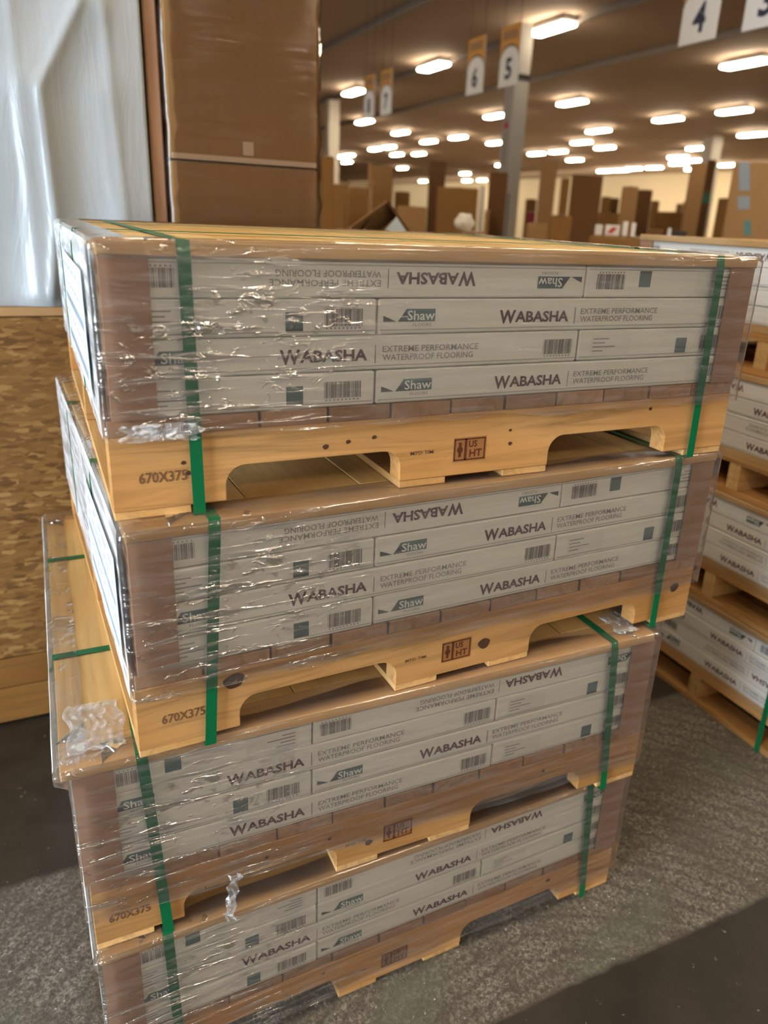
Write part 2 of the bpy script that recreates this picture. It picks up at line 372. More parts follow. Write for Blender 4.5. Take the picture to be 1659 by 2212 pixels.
for i in range(4): rect(mb, h+.03, h+.03+.02+.045*random.random(), .036-i*.007, .038-i*.007, -.0007, 'ink_light')
mb.build('sticker_print', q)
proto_back = carton(1.106, depth=.29)
used = {'l': False, 's': False, 'b': False}
PROTO = {'l': proto_long, 's': proto_short, 'b': proto_back}
def new_box(kind, label, group=None):
    if not used[kind]:
        used[kind] = True; o = PROTO[kind]; tag(o, label, 'box', group); return o
    return dup(PROTO[kind], label, group)

# ------------------------------------------------------------------ bundle parts
DEP = 1.10; LEN = 1.1524
def stringer_prof(u0, u1):
    z0, z1, zn = .0125, .1205, .066; P = [(u0, z0)]
    def notch(a_, b_):
        r = .030; pts = [(a_, z0), (a_, zn-r)]
        for i in range(1, 6): t = i/6*math.pi/2; pts.append((a_+r-r*math.cos(t), zn-r+r*math.sin(t)))
        pts += [(a_+r, zn), (b_-r, zn)]
        for i in range(1, 6): t = i/6*math.pi/2; pts.append((b_-r+r*math.sin(t), zn-r+r*math.cos(t)))
        return pts+[(b_, zn-r), (b_, z0)]
    P += notch(.152, .434) + notch(.728, 1.000) + [(u1, z0), (u1, z1), (u0, z1)]
    return P
def pallet(label, u0, u1, seed, stamps=True, stencil=True, knots=()):
    rnd = random.Random(seed); root = empty('wooden_pallet', label, 'pallet')
    for y0 in (0, DEP/2-.019, DEP-.038):
        o = MB().prism_y(stringer_prof(u0, u1), y0, y0+.038, 'wood_x').build('stringer', root, .0015)
        if y0 == 0: front = o
    for (a_, b_) in ((u0, .100), (.434, .521), (.634, .727), (1.055, u1)):
        mb = MB().box(a_+.001, b_, .001, DEP-.001, 0, .0122, 'wood_y'); mb.build('bottom_board', root, .001)
    x = u0; n = 11; wd = (u1-u0)/n
    for i in range(n):
        g = .002+.004*rnd.random()
        MB().box(x+g/2, x+wd-g/2, -.001+.003*rnd.random(), DEP, .1208, .1440, 'wood_deck').build('deck_board', root, .001); x += wd
    if stamps:
        mb = MB(); x, z, y = .524+.01*rnd.random(), .036+.006*rnd.random(), -.0008
        def fr(a_, b_, c_, d_, t=.0022):
            for q in ((a_, b_, c_, c_+t), (a_, b_, d_-t, d_), (a_, a_+t, c_, d_), (b_-t, b_, c_, d_)): rect(mb, *q, y, 'stamp')
        rect(mb, x-.001, x+.062, z-.002, z+.040, y+.0004, 'scorch'); fr(x, x+.022, z, z+.038); fr(x+.022, x+.060, z, z+.038)
        mb.cyl((x+.011, y-.0002, z+.019), .0055, .0002, 'stamp', 'y', 12)
        rect(mb, x+.0085, x+.0135, z+.006, z+.032, y-.0001, 'stamp')
        text(mb, 'US', x+.028, x+.044, z+.022, z+.034, y, 'stamp', .02); text(mb, 'HT', x+.030, x+.054, z+.005, z+.018, y, 'stamp', .02)
        mb.flat = True; mb.build('brand_stamp', front)
        mb = MB(); text(mb, 'MTD TIM', .452, .494, .056, .062, -.0008, 'stencil', .01); mb.build('pencil_marking', front)
    if stencil:
        mb = MB(); text(mb, '670X375', .030, .096, .052, .068, -.0008, 'stencil', .012); mb.build('stencil_lettering', front)
    for (ku, kw, kr) in knots:
        mb = MB(); mb.flat = True; n0 = len(mb.v)
        ring = [(ku+kr*(1+.12*math.sin(3*t+ku*40))*math.cos(t), -.0006, kw+kr*.8*(1+.1*math.cos(2*t+kw*50))*math.sin(t)) for t in [2*math.pi*i/18 for i in range(18)]]
        mb.face(ring, 'knot'); mb.build('knot', front)
    return root
def lid(label, u0, u1, seed):
    root = empty('wooden_cover', label, 'pallet cover'); o = .006; z0, z1 = .3590, .3785; rnd = random.Random(seed)
    MB().box(u0, u1, -o, .065, z0, z1, 'lid_x').build('frame_board', root, .002)
    MB().box(u0, u1, DEP-.06, DEP+o, z0, z1, 'lid_x').build('frame_board', root, .002)
    x = u0; n = 6; wd = (u1-u0)/n
    for i in range(n):
        MB().box(x+.0008, x+wd-.0008, .0665, DEP-.0615, z0+.003, z1-.0005-.002*rnd.random(), 'lid_y').build('top_board', root, .001); x += wd
    return root
def corner_guard(label, x, side, y=0):
    """L profile of brown cardboard, 62 mm flanges, standing at a corner (side -1 left, +1 right)"""
    t = .0026; z0, z1 = .1445, .3585; f = .058; o = .0032
    xs = x; e = -1 if side < 0 else 1
    P = [(xs+e*t, -o), (xs+e*t, f), (xs, f), (xs, t-o), (xs-e*f, t-o), (xs-e*f, -o)]
    mb = MB(); n = 6; mb.v = [(a_, b_, z0) for a_, b_ in P]+[(a_, b_, z1) for a_, b_ in P]
    mb.f = [tuple(range(n)), tuple(range(2*n-1, n-1, -1))]+[(i, (i+1) % n, n+(i+1) % n, n+i) for i in range(n)]; mb.mi = [mb.m('guard')]*(n+2)
    return tag(mb.build('corner_guard'), label, 'corner guard', None)
def strap_loop(label, u, z_lo=.0, zt=.3795, wd=.0175, lean=0.0, name='plastic_strap'):
    """flat green band running round the bundle in the y-z plane"""
    t = .0009; y0, y1 = -.0085, DEP+.0085; mb = MB(); mid = .355
    path = [(y0, z_lo-.0004), (y0, .15), (y0, .30), (y0, mid), (y0+.0035, zt), (y1-.003, zt), (y1, mid), (y1, z_lo-.0004)]
    n = len(path); cy, cz = (y0+y1)/2, .2; S = []
    for j, (yy, zz) in enumerate(path):
        dy = -t if yy < cy else t; dz = t if zz > .37 else (-t*.8 if zz < .01 else 0)
        du = lean*(zz-.19); S.append([(u-wd/2+du, yy, zz), (u+wd/2+du, yy, zz), (u+wd/2+du, yy+dy, zz+dz), (u-wd/2+du, yy+dy, zz+dz)])
    for sec in S: mb.v += sec
    for j in range(n):
        k = (j+1) % n
        for i in range(4): i2 = (i+1) % 4; mb.f.append((4*j+i, 4*j+i2, 4*k+i2, 4*k+i)); mb.mi.append(mb.m('strap'))
    return tag(mb.build(name), label, 'strap')
def cross_strap(label, y, x0, x1):
    """band round the short way of the view: over the lid and down both ends to the deck"""
    t = .0009; wd = .0175; z0 = .122; mb = MB(); zt = .3803
    path = [(x0, z0), (x0, .355), (x0+.004, zt), (x1-.004, zt), (x1, .355), (x1, z0)]
    for (xx, zz) in path:
        dx = -t if xx < .5 else t; dz = t if zz > .37 else 0
        mb.v += [(xx, y-wd/2, zz), (xx, y+wd/2, zz), (xx+dx, y+wd/2, zz+dz), (xx+dx, y-wd/2, zz+dz)]
    n = len(path)
    for j in range(n-1):
        for i in range(4): i2 = (i+1) % 4; mb.f.append((4*j+i, 4*j+i2, 4*j+4+i2, 4*j+4+i)); mb.mi.append(mb.m('strap'))
    mb.f += [(0, 1, 2, 3), (4*n-1, 4*n-2, 4*n-3, 4*n-4)]; mb.mi += [0, 0]
    return tag(mb.build('plastic_strap'), label, 'strap')
def wrap(label, x0, x1, zlo, seed, group=None, zlo_right=None, ragged=.01, bx0=None, bx1=None):
    """taut film skin: closed ring round the load, lower edge ragged, rolled over the lid edge at the top"""
    rnd = random.Random(seed); e = .0105; X0, X1, Y0, Y1 = x0-e, x1+e, -e-.002, DEP+e; r = .008
    per = []
    def seg(ax, ay, bx, by, n):
        for i in range(n): t = i/n; per.append((ax+(bx-ax)*t, ay+(by-ay)*t))
    seg(X0+r, Y0, X1-r, Y0, 260); 
    for i in range(5): t = i/5*math.pi/2; per.append((X1-r+r*math.sin(t), Y0+r-r*math.cos(t)))
    seg(X1, Y0+r, X1, Y1-r, 70)
    for i in range(5): t = i/5*math.pi/2; per.append((X1-r+r*math.cos(t), Y1-r+r*math.sin(t)))
    seg(X1-r, Y1, X0+r, Y1, 60)
    for i in range(5): t = i/5*math.pi/2; per.append((X0+r-r*math.sin(t), Y1-r+r*math.cos(t)))
    seg(X0, Y1-r, X0, Y0+r, 150)
    for i in range(5): t = i/5*math.pi/2; per.append((X0+r-r*math.cos(t), Y0+r-r*math.sin(t)))
    n = len(per); rows = 44; zt = .372; mb = MB(); cx_, cyy = (x0+x1)/2, DEP/2
    fold = [(.376, .002), (.3800, .008), (.3815, .018), (.3815, .034), (.3815, .052)]
    for j in range(rows+len(fold)):
        for i, (px, py) in enumerate(per):
            lo = zlo if zlo_right is None else zlo+(zlo_right-zlo)*min(1, max(0, (px-.3)/.6))
            lo += ragged*noise.noise(Vector((px*9, py*9, seed)))
            nx, ny = (0, -1) if abs(py-Y0) < 1e-4 else (0, 1) if abs(py-Y1) < 1e-4 else (-1, 0) if abs(px-X0) < r else (1, 0)
            if j < rows:
                z = lo+(zt-lo)*j/(rows-1)
                s = px if nx == 0 else py*1.0
                lw = 1.0 if px < .3 else .4
                d = .0016*lw*noise.noise(Vector((s*6, z*70+s*5*math.sin(seed), seed*3.1+nx)))
                if nx == -1: d = .0009*noise.noise(Vector((s*14+z*22, z*9, seed)))
                k_ = min(1, max(0, (.357-z)/.010)); sh = (bx0-x0)*k_ if px < cx_ else (bx1-x1)*k_
                wgt = min(1, abs(px-cx_)/((X1-X0)/2)); mb.v.append((px+nx*d+sh*wgt, py+ny*d, z))
            else:
                z, ins = fold[j-rows]; ins *= (1+(.5 if .02 < px < 1.1 else .12)*noise.noise(Vector((px*5, py*5, 3+seed))))
                tx = px+(ins if px < cx_ else -ins)*(1 if abs(px-cx_) > (x1-x0)/2-.06 else 0)
                ty = py+(ins if py < cyy else -ins)*(1 if abs(py-cyy) > DEP/2-.06 else 0)
                mb.v.append((tx, ty, z+.0006*noise.noise(Vector((px*30, py*30, j)))))
    for j in range(rows+len(fold)-1):
        for i in range(n):
            k = (i+1) % n; mb.f.append((j*n+i, j*n+k, (j+1)*n+k, (j+1)*n+i))
            side = per[i][0] < X0+r*.8 and .01 < per[i][1] < DEP
            mb.mi.append(mb.m('film_side' if side and j < rows else 'film'))
    mb.flat = True
    o = mb.build('stretch_wrap', smooth=True); return tag(o, label, 'plastic wrap', group)
def shipping_label(label, y0, y1, z0, z1, x, lean=0):
    mb = MB(); t = .0006; n = 8
    root = empty('shipping_label', label, 'label')
    mb.box(x-t, x, y0, y1, z0, z1, 'label'); mb.build('paper_sheet', root)
    mb = MB(); mb.flat = True; xx = x-t-.0003; rnd = random.Random(int(z0*1000))
    H_, W_ = z1-z0, y1-y0                               # text rows run along y, read from the far end to the near one
    for r_, (f0, f1, nb) in enumerate(((.86, .89, 5), (.70, .72, 7), (.50, .58, 30), (.36, .38, 8), (.10, .19, 34))):
        q = y0+.06*W_
        while q < y1-.06*W_:
            b_ = W_*.86/nb*(.35+.45*rnd.random()); mb.face([(xx, q, z0+f0*H_), (xx, q, z0+f1*H_), (xx, q+b_, z0+f1*H_), (xx, q+b_, z0+f0*H_)], 'label_ink'); q += W_*.86/nb
    mb.build('label_print', root)
    return root

ORD = ['top', 'second', 'third', 'bottom']
# ------------------------------------------------------------------ the wrapped stack in front
D1 = dict(w='left')
HS = [.38, .3844, .38374, .34891]; Z0 = [1.11705, .73265, .34891, 0.0]
POS = [(0, 0, 0), (.0025, -.03115, .034826), (-.10414, -.01046, -.007905), (-.09285, -.0211, .022643)]
PAT = [['lF|sF', 's|l', 'l|s', 's|l'], ['lF|sF', 's|l', 'l|s', 's|l'], ['sF|lF', 'l|s', 's|l', 'l|s'], ['sF|lF', 's|l', 'l|s', 's|l']]
PAL = [(-.007, LEN+.003), (-.007, LEN+.003), (.006, LEN+.008), (0, LEN)]
LID = [(-.001, LEN+.003), (-.001, LEN+.003), (-.014, LEN-.006), (-.003, LEN)]
GRD = [(.004, LEN-.002), (.004, LEN-.002), (.003, LEN-.002), (.002, LEN-.004)]
KN = [[(.106, .093, .004), (.092, .078, .0035), (.107, .071, .003), (.098, .062, .004), (.306, .083, .005), (.343, .088, .004), (.387, .092, .004), (.642, .084, .003), (.644, .060, .004), (.952, .102, .004)],
      [(.144, .100, .017), (.6195, .056, .013), (1.105, .079, .012)], [(.42, .088, .004), (.30, .09, .004), (.90, .095, .004), (.50, .050, .008)], [(.40, .1, .004), (.96, .10, .006)]]
STR = [(.108, 1.062, -.01, -.02), (.112, 1.047, .06, -.01), (.113, 1.052, -.05, -.08), (.112, 1.054, -.02, -.07)]
def front_of(x0, m_, M4): pass
def bundle(k, stack, Mu, pat, pal, ld, grd, knots, straps, where, who, seed, wrap_args, custom=False):
    """one strapped bundle: pallet, four courses of cartons, guards, straps, lid, film"""
    def put(o, x=0, y=0, z=0, ry=0):
        o.matrix_world = Mu @ Matrix.Translation((x, y, z)) @ Matrix.Rotation(ry, 4, 'Y'); return o
    rnd = random.Random(seed*11+1)
    B = f'{who} bundle of the {where} stack'; B2 = f'{where} stack, {who} bundle'
    if custom: put(cross_pallet(f'pine pallet with open fork slots under the {B}'))
    else: put(pallet(f'notched pine stringer pallet under the {B}', *pal, seed, knots=knots))
    for r in range(4):
        z = BASE+PITCH*(3-r); row = ORD[r]
        for side, code in zip(('left', 'right'), pat[r].split('|')):
            kd = code[0]; L_ = LL if kd == 'l' else LS; flip = code.endswith('F')
            xa = .0225 if side == 'left' else (1.131-L_)
            how = 'long white flooring carton' if kd == 'l' else 'short white flooring carton'
            up = ' turned upside down' if flip else ''
            o = new_box(kd, f'{how}{up}, {side} in {row} course, {B2}')
            dy = .0008+.0030*rnd.random(); dx = .0012*(rnd.random()-.5)
            if flip: put(o, xa+L_/2+dx, dy, z+BH, math.pi)
            else: put(o, xa+L_/2+dx, dy, z)
        for j in range(3):
            put(new_box('b', f'white flooring carton behind the front row, {B2}', f'cartons behind the front row, {B}'), .0225+.555, .188+j*.3025, z)
    gl = corner_guard(f'brown cardboard corner guard at the left corner, {B2}', grd[0], -1); put(gl)
    gr = corner_guard(f'brown cardboard corner guard at the right corner, {B2}', grd[1], 1); put(gr)
    put(lid(f'flat wooden cover on top of the {B}', *ld, seed))
    for sd, u, ln in (('left', straps[0], straps[2]), ('right', straps[1], straps[3]))[1 if custom else 0:]:
        put(strap_loop(f'green strap down the face near the {sd} end, {B2}', u, lean=ln))
    if not custom:
        for nm, yy in (('nearer', .33), ('farther', .78)):
            put(cross_strap(f'{nm} green strap running lengthwise over the cover, {B2}', yy, min(ld[0], pal[0])-.0045, max(ld[1], pal[1])+.0045))
    if wrap_args:
        x0 = min(ld[0], grd[0]); x1 = max(ld[1], grd[1]+.003)
        put(wrap(f'clear stretch wrap skin around the {B}', x0, x1, wrap_args[0], seed, zlo_right=wrap_args[1], ragged=wrap_args[2], bx0=max(x0, min(grd[0], pal[0])+.003), bx1=min(x1, max(grd[1]+.003, pal[1]))))
    return put
def cross_pallet(label):
    root = empty('wooden_pallet', label, 'pallet')
    for u in (.002, LEN/2-.022, LEN-.046): MB().box(u, u+.044, .002, DEP-.002, .019, .102, 'wood_y').build('stringer', root, .0015)
    for i in range(9):
        y = 0 if i == 0 else i*DEP/9+.004
        MB().box(0, LEN, y, y+.112, .1025, .1215, 'wood_x').build('deck_board', root, .001)
    for y in (0, .33, .66, DEP-.1): MB().box(0, LEN, y, y+.1, 0, .0185, 'wood_x').build('bottom_board', root, .001)
    for i in range(3): MB().box(.0, LEN, .0+i*.38, .34+i*.38, .122, .1445, 'lid_x').build('slip_board', root, .001)
    return root
WR = [(.118, .108, .010), (.105, .085, .012), (.070, .050, .012), (.035, .045, .010)]
puts = []
for k in range(4):
    x, y, ang = POS[k]
    Mu = Matrix.Translation((x, y, Z0[k])) @ Matrix.Rotation(ang, 4, 'Z') @ Matrix.Diagonal((1, 1, HS[k]/UH, 1))
    puts.append(bundle(k, 0, Mu, PAT[k], PAL[k], LID[k], GRD[k], KN[k], STR[k], 'front', ORD[k], k+1, WR[k]))
puts[0](shipping_label('bluish white shipping label on the left side of the top bundle', .075, .62, .160, .335, -.0155))
puts[1](shipping_label('bluish white shipping label on the left side of the second bundle', .02, .42, .150, .330, -.0155))
# torn tail of film hanging off the third bundle
def torn(label, path, wd, seed):
    mb = MB(); mb.flat = True; n = 5
    for j, (x, y, z) in enumerate(path):
        for i in range(n):
            t = i/(n-1)-.5; q = noise.noise(Vector((i*1.7, j*1.3, seed)))
            mb.v.append((x+wd*t*(1-.3*j/len(path))+.004*q, y-.006*abs(math.sin(i*2+j))-.004*q, z))
    for j in range(len(path)-1):
        for i in range(n-1): mb.f.append((j*n+i, j*n+i+1, (j+1)*n+i+1, (j+1)*n+i)); mb.mi.append(mb.m('film_torn'))
    o = mb.build('torn_film'); return tag(o, label, 'plastic wrap')
puts[2](torn('crumpled tail of torn film hanging from the third bundle at the left fork notch', [(.236-.001*i+.003*math.sin(i*1.7), -.022-.002*math.sin(i), .100-.0085*i) for i in range(13)], .022, 2))
def rumple(label, x0, x1, a0, a1, base, flat, seed, amp=.006):
    """rumpled scrap of film: flat on the cover (a = y) or standing on the face (a = z)"""
    mb = MB(); mb.flat = True; n, k = 26, 14
    for j in range(k+1):
        for i in range(n+1):
            u, v = i/n, j/k; q = abs(noise.noise(Vector((u*7, v*4, seed))))*amp+abs(noise.noise(Vector((u*19, v*9, seed+3))))*amp*.5
            ex = .012*noise.noise(Vector((v*3, seed, 1))); x = x0+(x1-x0)*u+ex; a_ = a0+(a1-a0)*v+.008*noise.noise(Vector((u*4, seed, 2)))
            mb.v.append((x, a_, base+q) if flat else (x, base-q, a_))
    for j in range(k):
        for i in range(n): q = j*(n+1)+i; mb.f.append((q, q+1, q+n+2, q+n+1)); mb.mi.append(mb.m('film_torn'))
    o = mb.build('torn_film', smooth=True); return tag(o, label, 'plastic wrap')
puts[2](rumple('rumpled scrap of film on the left end of the third bundle cover', .0, .085, .02, .15, .3835, True, 5))
puts[2](rumple('rumpled scrap of film on the right end of the third bundle cover', 1.065, 1.12, .01, .09, .3835, True, 9))
puts[0](rumple('rumpled film edge under the left corner guard of the top bundle', .012, .115, .118, .142, -.0165, False, 4, .008))
# ------------------------------------------------------------------ the second stack across the aisle: same bundles turned to face -x
for k in range(4):
    Mu = Matrix.Translation((1.842, 1.10+.012*((k*7) % 3-1), .38*(3-k))) @ Matrix.Rotation(-math.pi/2, 4, 'Z')
    bundle(k, 1, Mu, ['lF|sF', 's|l', 'sF|lF', 's|l'], (0, LEN), (-.003, LEN+.003), (.003, LEN-.003), (), (.135, .865, 0, 0), 'right', ORD[k], k+7, None, custom=True)

# ------------------------------------------------------------------ building
HC = 4.5; XL, XR, YB, YF = -6, 33, -12, 76
def slab(name, *a):
    m = a[-1]; return struct(MB().box(*a[:-1], m).build(name))
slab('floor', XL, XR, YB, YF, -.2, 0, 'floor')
slab('ceiling', XL, XR, YB, YF, HC, HC+.2, 'ceiling')
slab('wall_right', XR, XR+.2, YB, YF, 0, HC, 'wall'); slab('wall_far', XL, XR, YF, YF+.2, 0, HC, 'wall')
slab('wall_back', XL, XR, YB-.2, YB, 0, HC, 'wall_dark')
mb = MB(); mb.box(XL-.2, XL, YB, -4.5, 0, HC, 'wall_dark'); mb.box(XL-.2, XL, .1, YF, 0, HC, 'wall_dark'); mb.box(XL-.2, XL, -4.5, .1, 3.3, HC, 'wall_dark')
struct(mb.build('wall_left'))
for i, x in enumerate((.6, 3.0, 5.4, 7.8, 10.2)):
    mb = MB(); mb.box(x-.05, x+.05, YB+.1, YF-.1, HC-.10, HC-.085, 'beam'); mb.box(x-.008, x+.008, YB+.1, YF-.1, HC-.085, HC-.001, 'beam')
    struct(mb.build(f'trim_{i+1}'))
# columns
def column(x, y, w_, label, m_='column', band=True):
    root = empty('support_column', label, 'column'); root.location = (x, y, 0)
    MB().box(-w_/2, w_/2, -w_/2, w_/2, 0, HC-.105, m_).build('shaft', root, .01)
    MB().box(-w_/2-.04, w_/2+.04, -w_/2-.04, w_/2+.04, 0, .02, 'beam').build('base_plate', root)
    if band: MB().box(-w_/2-.008, w_/2+.008, -w_/2-.008, w_/2+.008, 3.62, 3.70, 'dark').build('band', root)
    return root
c1 = column(7.15, 10.35, .27, 'tall square grey white steel column rising behind the front stack, nearest one')
mb = MB(); mb.flat = True                                    # writing on the side that faces the aisle
X_ = -.138; mb.face([(X_, .06, 2.93), (X_, -.06, 2.93), (X_, -.05, 3.05), (X_, 0, 3.00), (X_, .05, 3.06)], 'red')
for i in range(9): mb.face([(X_, .015, 2.42+i*.052), (X_, -.02, 2.42+i*.052), (X_, -.02, 2.45+i*.052), (X_, .015, 2.45+i*.052)], 'ink_grey')
mb.build('column_notice', c1)
column(7.75, 20.4, .30, 'bright cream column at the far left of the hall beside the tall brown carton', 'column_bright', False)
column(20.2, 19.0, .42, 'pale column far back at the right end of the hall', 'column', False)

# ceiling lights: each its own fixture hung just under the ceiling
def fixture():
    root = empty('ceiling_light', 'x', 'ceiling light')
    MB().box(-.122, .122, -.455, .455, .0495, .11, 'metal_white').build('housing', root, .004)
    MB().box(-.128, .128, -.465, .465, .0, .049, 'lamp').build('diffuser', root, .012)
    for yy in (-.4, .4): MB().cyl((0, yy, .11), .006, .038, 'metal_white').build('hanger_rod', root)
    return root
FX = None
def light_at(x, y, label, group):
    global FX
    if FX is None: FX = fixture(); o = FX; o['label'] = label; o['group'] = group
    else: o = dup(FX, label, group)
    o.location = (x, y, HC-.15)
HL = HC-.14
vis = [(905, 154, 969, 139), (769, 269, 807, 260), (847, 291, 884, 285), (909, 310, 944, 304), (969, 301, 1008, 295), (1051, 313, 1091, 307),
 (808, 326, 834, 322), (838, 322, 863, 318), (863, 338, 888, 335), (892, 335, 918, 332), (1021, 254, 1073, 245), (721, 341, 738, 339), (742, 338, 758, 335), (752, 354, 776, 350),
 (857, 366, 882, 362), (1073, 359, 1097, 356), (1164, 72, 1206, 56), (1562, 150, 1659, 130), (1172, 227, 1238, 212), (1410, 265, 1477, 254), (1545, 249, 1622, 234),
 (1594, 297, 1658, 288), (1248, 286, 1302, 278), (1233, 313, 1280, 305), (1295, 325, 1343, 318), (1155, 337, 1193, 332), (1211, 349, 1250, 342), (1205, 332, 1226, 328),
 (1294, 372, 1318, 369), (1324, 370, 1350, 367), (1354, 367, 1385, 364), (1388, 364, 1420, 361), (1442, 342, 1488, 339), (1482, 325, 1535, 318), (1447, 357, 1486, 352), (1555, 361, 1602, 356),
 (1486, 350, 1513, 346), (1487, 368, 1510, 365), (768, 207, 790, 199), (799, 200, 813, 192), (905, 393, 923, 391), (985, 376, 1001, 374), (1000, 392, 1018, 390), (1028, 391, 1051, 388)]
vis_pts = []
for q in vis:
    P = (onz(q[0], q[1], HL)+onz(q[2], q[3], HL))*.5
    P.x = max(min(P.x, XR-.4), XL+.4)
    for g in vis_pts:
        if abs(g.x-P.x) < .45: P.x = g.x; break
    if any(abs(g.x-P.x) < .3 and abs(g.y-P.y) < 1.3 for g in vis_pts): continue
    vis_pts.append(P)
for i, P in enumerate(vis_pts):
    near = P.y < 14
    lab = 'glowing tube light hanging in the far rows of the warehouse ceiling'
    g = 'tube lights in the far rows'
    if i == 0: lab = 'glowing tube light left of the hanging 6 sign'; g = 'single'
    elif near and P.x < 10: lab = 'glowing tube light just right of the column top'; g = 'single'
    elif near: lab = 'long glowing tube light at the right edge of the photo'; g = 'single'
    elif q is not None and P.y < 21 and P.x > 15 and P.x < 19: lab = 'glowing tube light in the middle distance at the right of the hall'; g = 'lights right of the column'
    light_at(P.x, P.y, lab, g)
for x in (-3.6, -.9, 1.8, 4.5, 7.2):
    for y in (-9.0, -5.0, -1.0):
        light_at(x, y, 'glowing tube light on the ceiling behind and above the stack', 'tube lights overhead')
for x in (-3.6, .6):
    for y in (3.2, 8.0, 14.0): light_at(x, y, 'glowing tube light on the ceiling above the crate', 'tube lights above the crate')
for x, y in ((10.5, -3), (10.5, 3), (14, 4.5), (5.2, 2.4)): light_at(x, y, 'glowing tube light near the right aisle outside the view', 'tube lights of the right aisle')

# hanging aisle signs, planes facing -x, white lower half with an arch and a dark number
def sign(num, yfar, label):
    root = empty('hanging_sign', label, 'sign'); W_, Hs_ = .35, .53; root.location = (4.4, yfar, 2.80); t = .006
    MB().box(0, t, -W_, 0, 0, Hs_, 'sign').build('sign_board', root, .001)
    mb = MB(); mb.flat = True; x = -.001; n = 14           # orange head with the arch cut out of it
    arch = [(-W_/2-W_/2*math.cos(math.pi*i/n), .22+.13*math.sin(math.pi*i/n)) for i in range(n+1)]
    for i in range(n):
        (a_, b_), (c_, d_) = arch[i], arch[i+1]; mb.face([(x, a_, b_), (x, c_, d_), (x, c_, Hs_), (x, a_, Hs_)], 'sign_o')
        mb.face([(x-.001, a_, b_), (x-.001, c_, d_), (x-.001, c_, d_+.018), (x-.001, a_, b_+.018)], 'navy')
    mb.build('orange_header', root)
    mb = MB(); text(mb, num, 0, 1, 0, 1, 0, 'navy', .03, fn=lambda u, v: (x-.002, -.115-.12*u, .06+.19*v)); mb.build('number', root)
    mb = MB(); mb.flat = True
    for i in range(6): mb.face([(x-.0015, -.05-i*.044, .41), (x-.0015, -.075-i*.044, .41), (x-.0015, -.065-i*.044, .49), (x-.0015, -.04-i*.044, .49)], 'ink_grey')
    mb.build('header_print', root)
    for yy in (-.03, -W_+.03): MB().cyl((t/2, yy, Hs_), .0025, HC-2.8-Hs_, 'dark', seg=6).build('cord', root)
sign('3', 3.28, 'white hanging sign with dark number 3 at the top right edge')
sign('4', 3.86, 'white hanging sign with dark number 4 at the top right')
sign('5', 6.36, 'white and orange hanging sign with number 5 before the column')
sign('6', 7.02, 'white and orange hanging sign with number 6 left of the column')
sign('7', 9.35, 'small far white and orange hanging sign with number 7')
sign('8', 9.93, 'small farthest hanging sign with number 8, left of sign 7')

# ------------------------------------------------------------------ strand board crate with white wrapped load
CY = 1.215
root = empty('strand_board_crate', 'large strand board crate standing on the floor behind the left of the front stack', 'crate')
root.location = (-.55, CY, 0)
mb = MB(); mb.box(-.85, .79, 0, 1.1, .235, 1.245, 'osb'); mb.build('panel', root, .004)
for i in range(7):
    x = -.85+i*.25; MB().box(x+.004, min(x+.246, .79), .004, .03, .012, .130, 'skid').build('skid_board', root, .002)
for i in range(7):
    x = -.85+i*.25; MB().box(x+.004, min(x+.246, .79), .002, .03, .134, .232, 'skid').build('skid_board', root, .002)
for x in (-.84, -.08, .66): MB().box(x, x+.12, .032, 1.09, .001, .232, 'wood_y').build('runner', root, .002)
root = empty('wrapped_load', 'tall load in white foam film standing on the strand board crate', 'wrapped load')
root.location = (-.55, CY, 1.247)
MB().box(-.9, .80, -.005, 1.05, .0, .022, 'card_light').build('base_board', root, .002)
ridges = [((.102, 1.997), (-.006, 1.801), (-.004, 1.68), (.0, 1.496), (-.03, 1.30)), ((.155, 2.05), (.162, 1.77), (.172, 1.50), (.175, 1.3)), ((.135, 1.80), (.138, 1.62), (.165, 1.45)), ((-.05, 2.2), (-.06, 1.3)), ((-.2, 2.2), (-.22, 1.3))]
def dseg(p, a_, b_):
    ax, az = a_; bx, bz = b_; dx, dz = bx-ax, bz-az; t = max(0, min(1, ((p[0]-ax)*dx+(p[1]-az)*dz)/(dx*dx+dz*dz))); return math.hypot(p[0]-ax-dx*t, p[1]-az-dz*t), (p[0]-ax-dx*t)
mb = MB(); nx_, nz_ = 190, 110; x0, x1, z0, z1 = -1.40, .245, 1.27, 2.9
for j in range(nz_+1):
    for i in range(nx_+1):
        x = x0+(x1-x0)*i/nx_; z = z0+(z1-z0)*j/nz_; d = 0
        for kx, rg in enumerate(ridges):
            dd, sg = min((dseg((x, z), rg[q], rg[q+1]) for q in range(len(rg)-1)), key=lambda r: r[0])
            am = (.020, .010, .005, .008, .008)[kx]
            d += am*.55*math.exp(-(dd/.012)**2)+am*1.1*math.exp(-(dd/.055)**2)
        d += .010*noise.noise(Vector((x*4, z*2.2, 1))) + .0012*noise.noise(Vector((x*16, z*6, 5)))
        mb.v.append((x+.55, .03-d, z-1.247))
fr_n = len(mb.v)
for j in range(nz_):
    for i in range(nx_): q = j*(nx_+1)+i; mb.f.append((q, q+1, q+nx_+2, q+nx_+1)); mb.mi.append(mb.m('foam'))
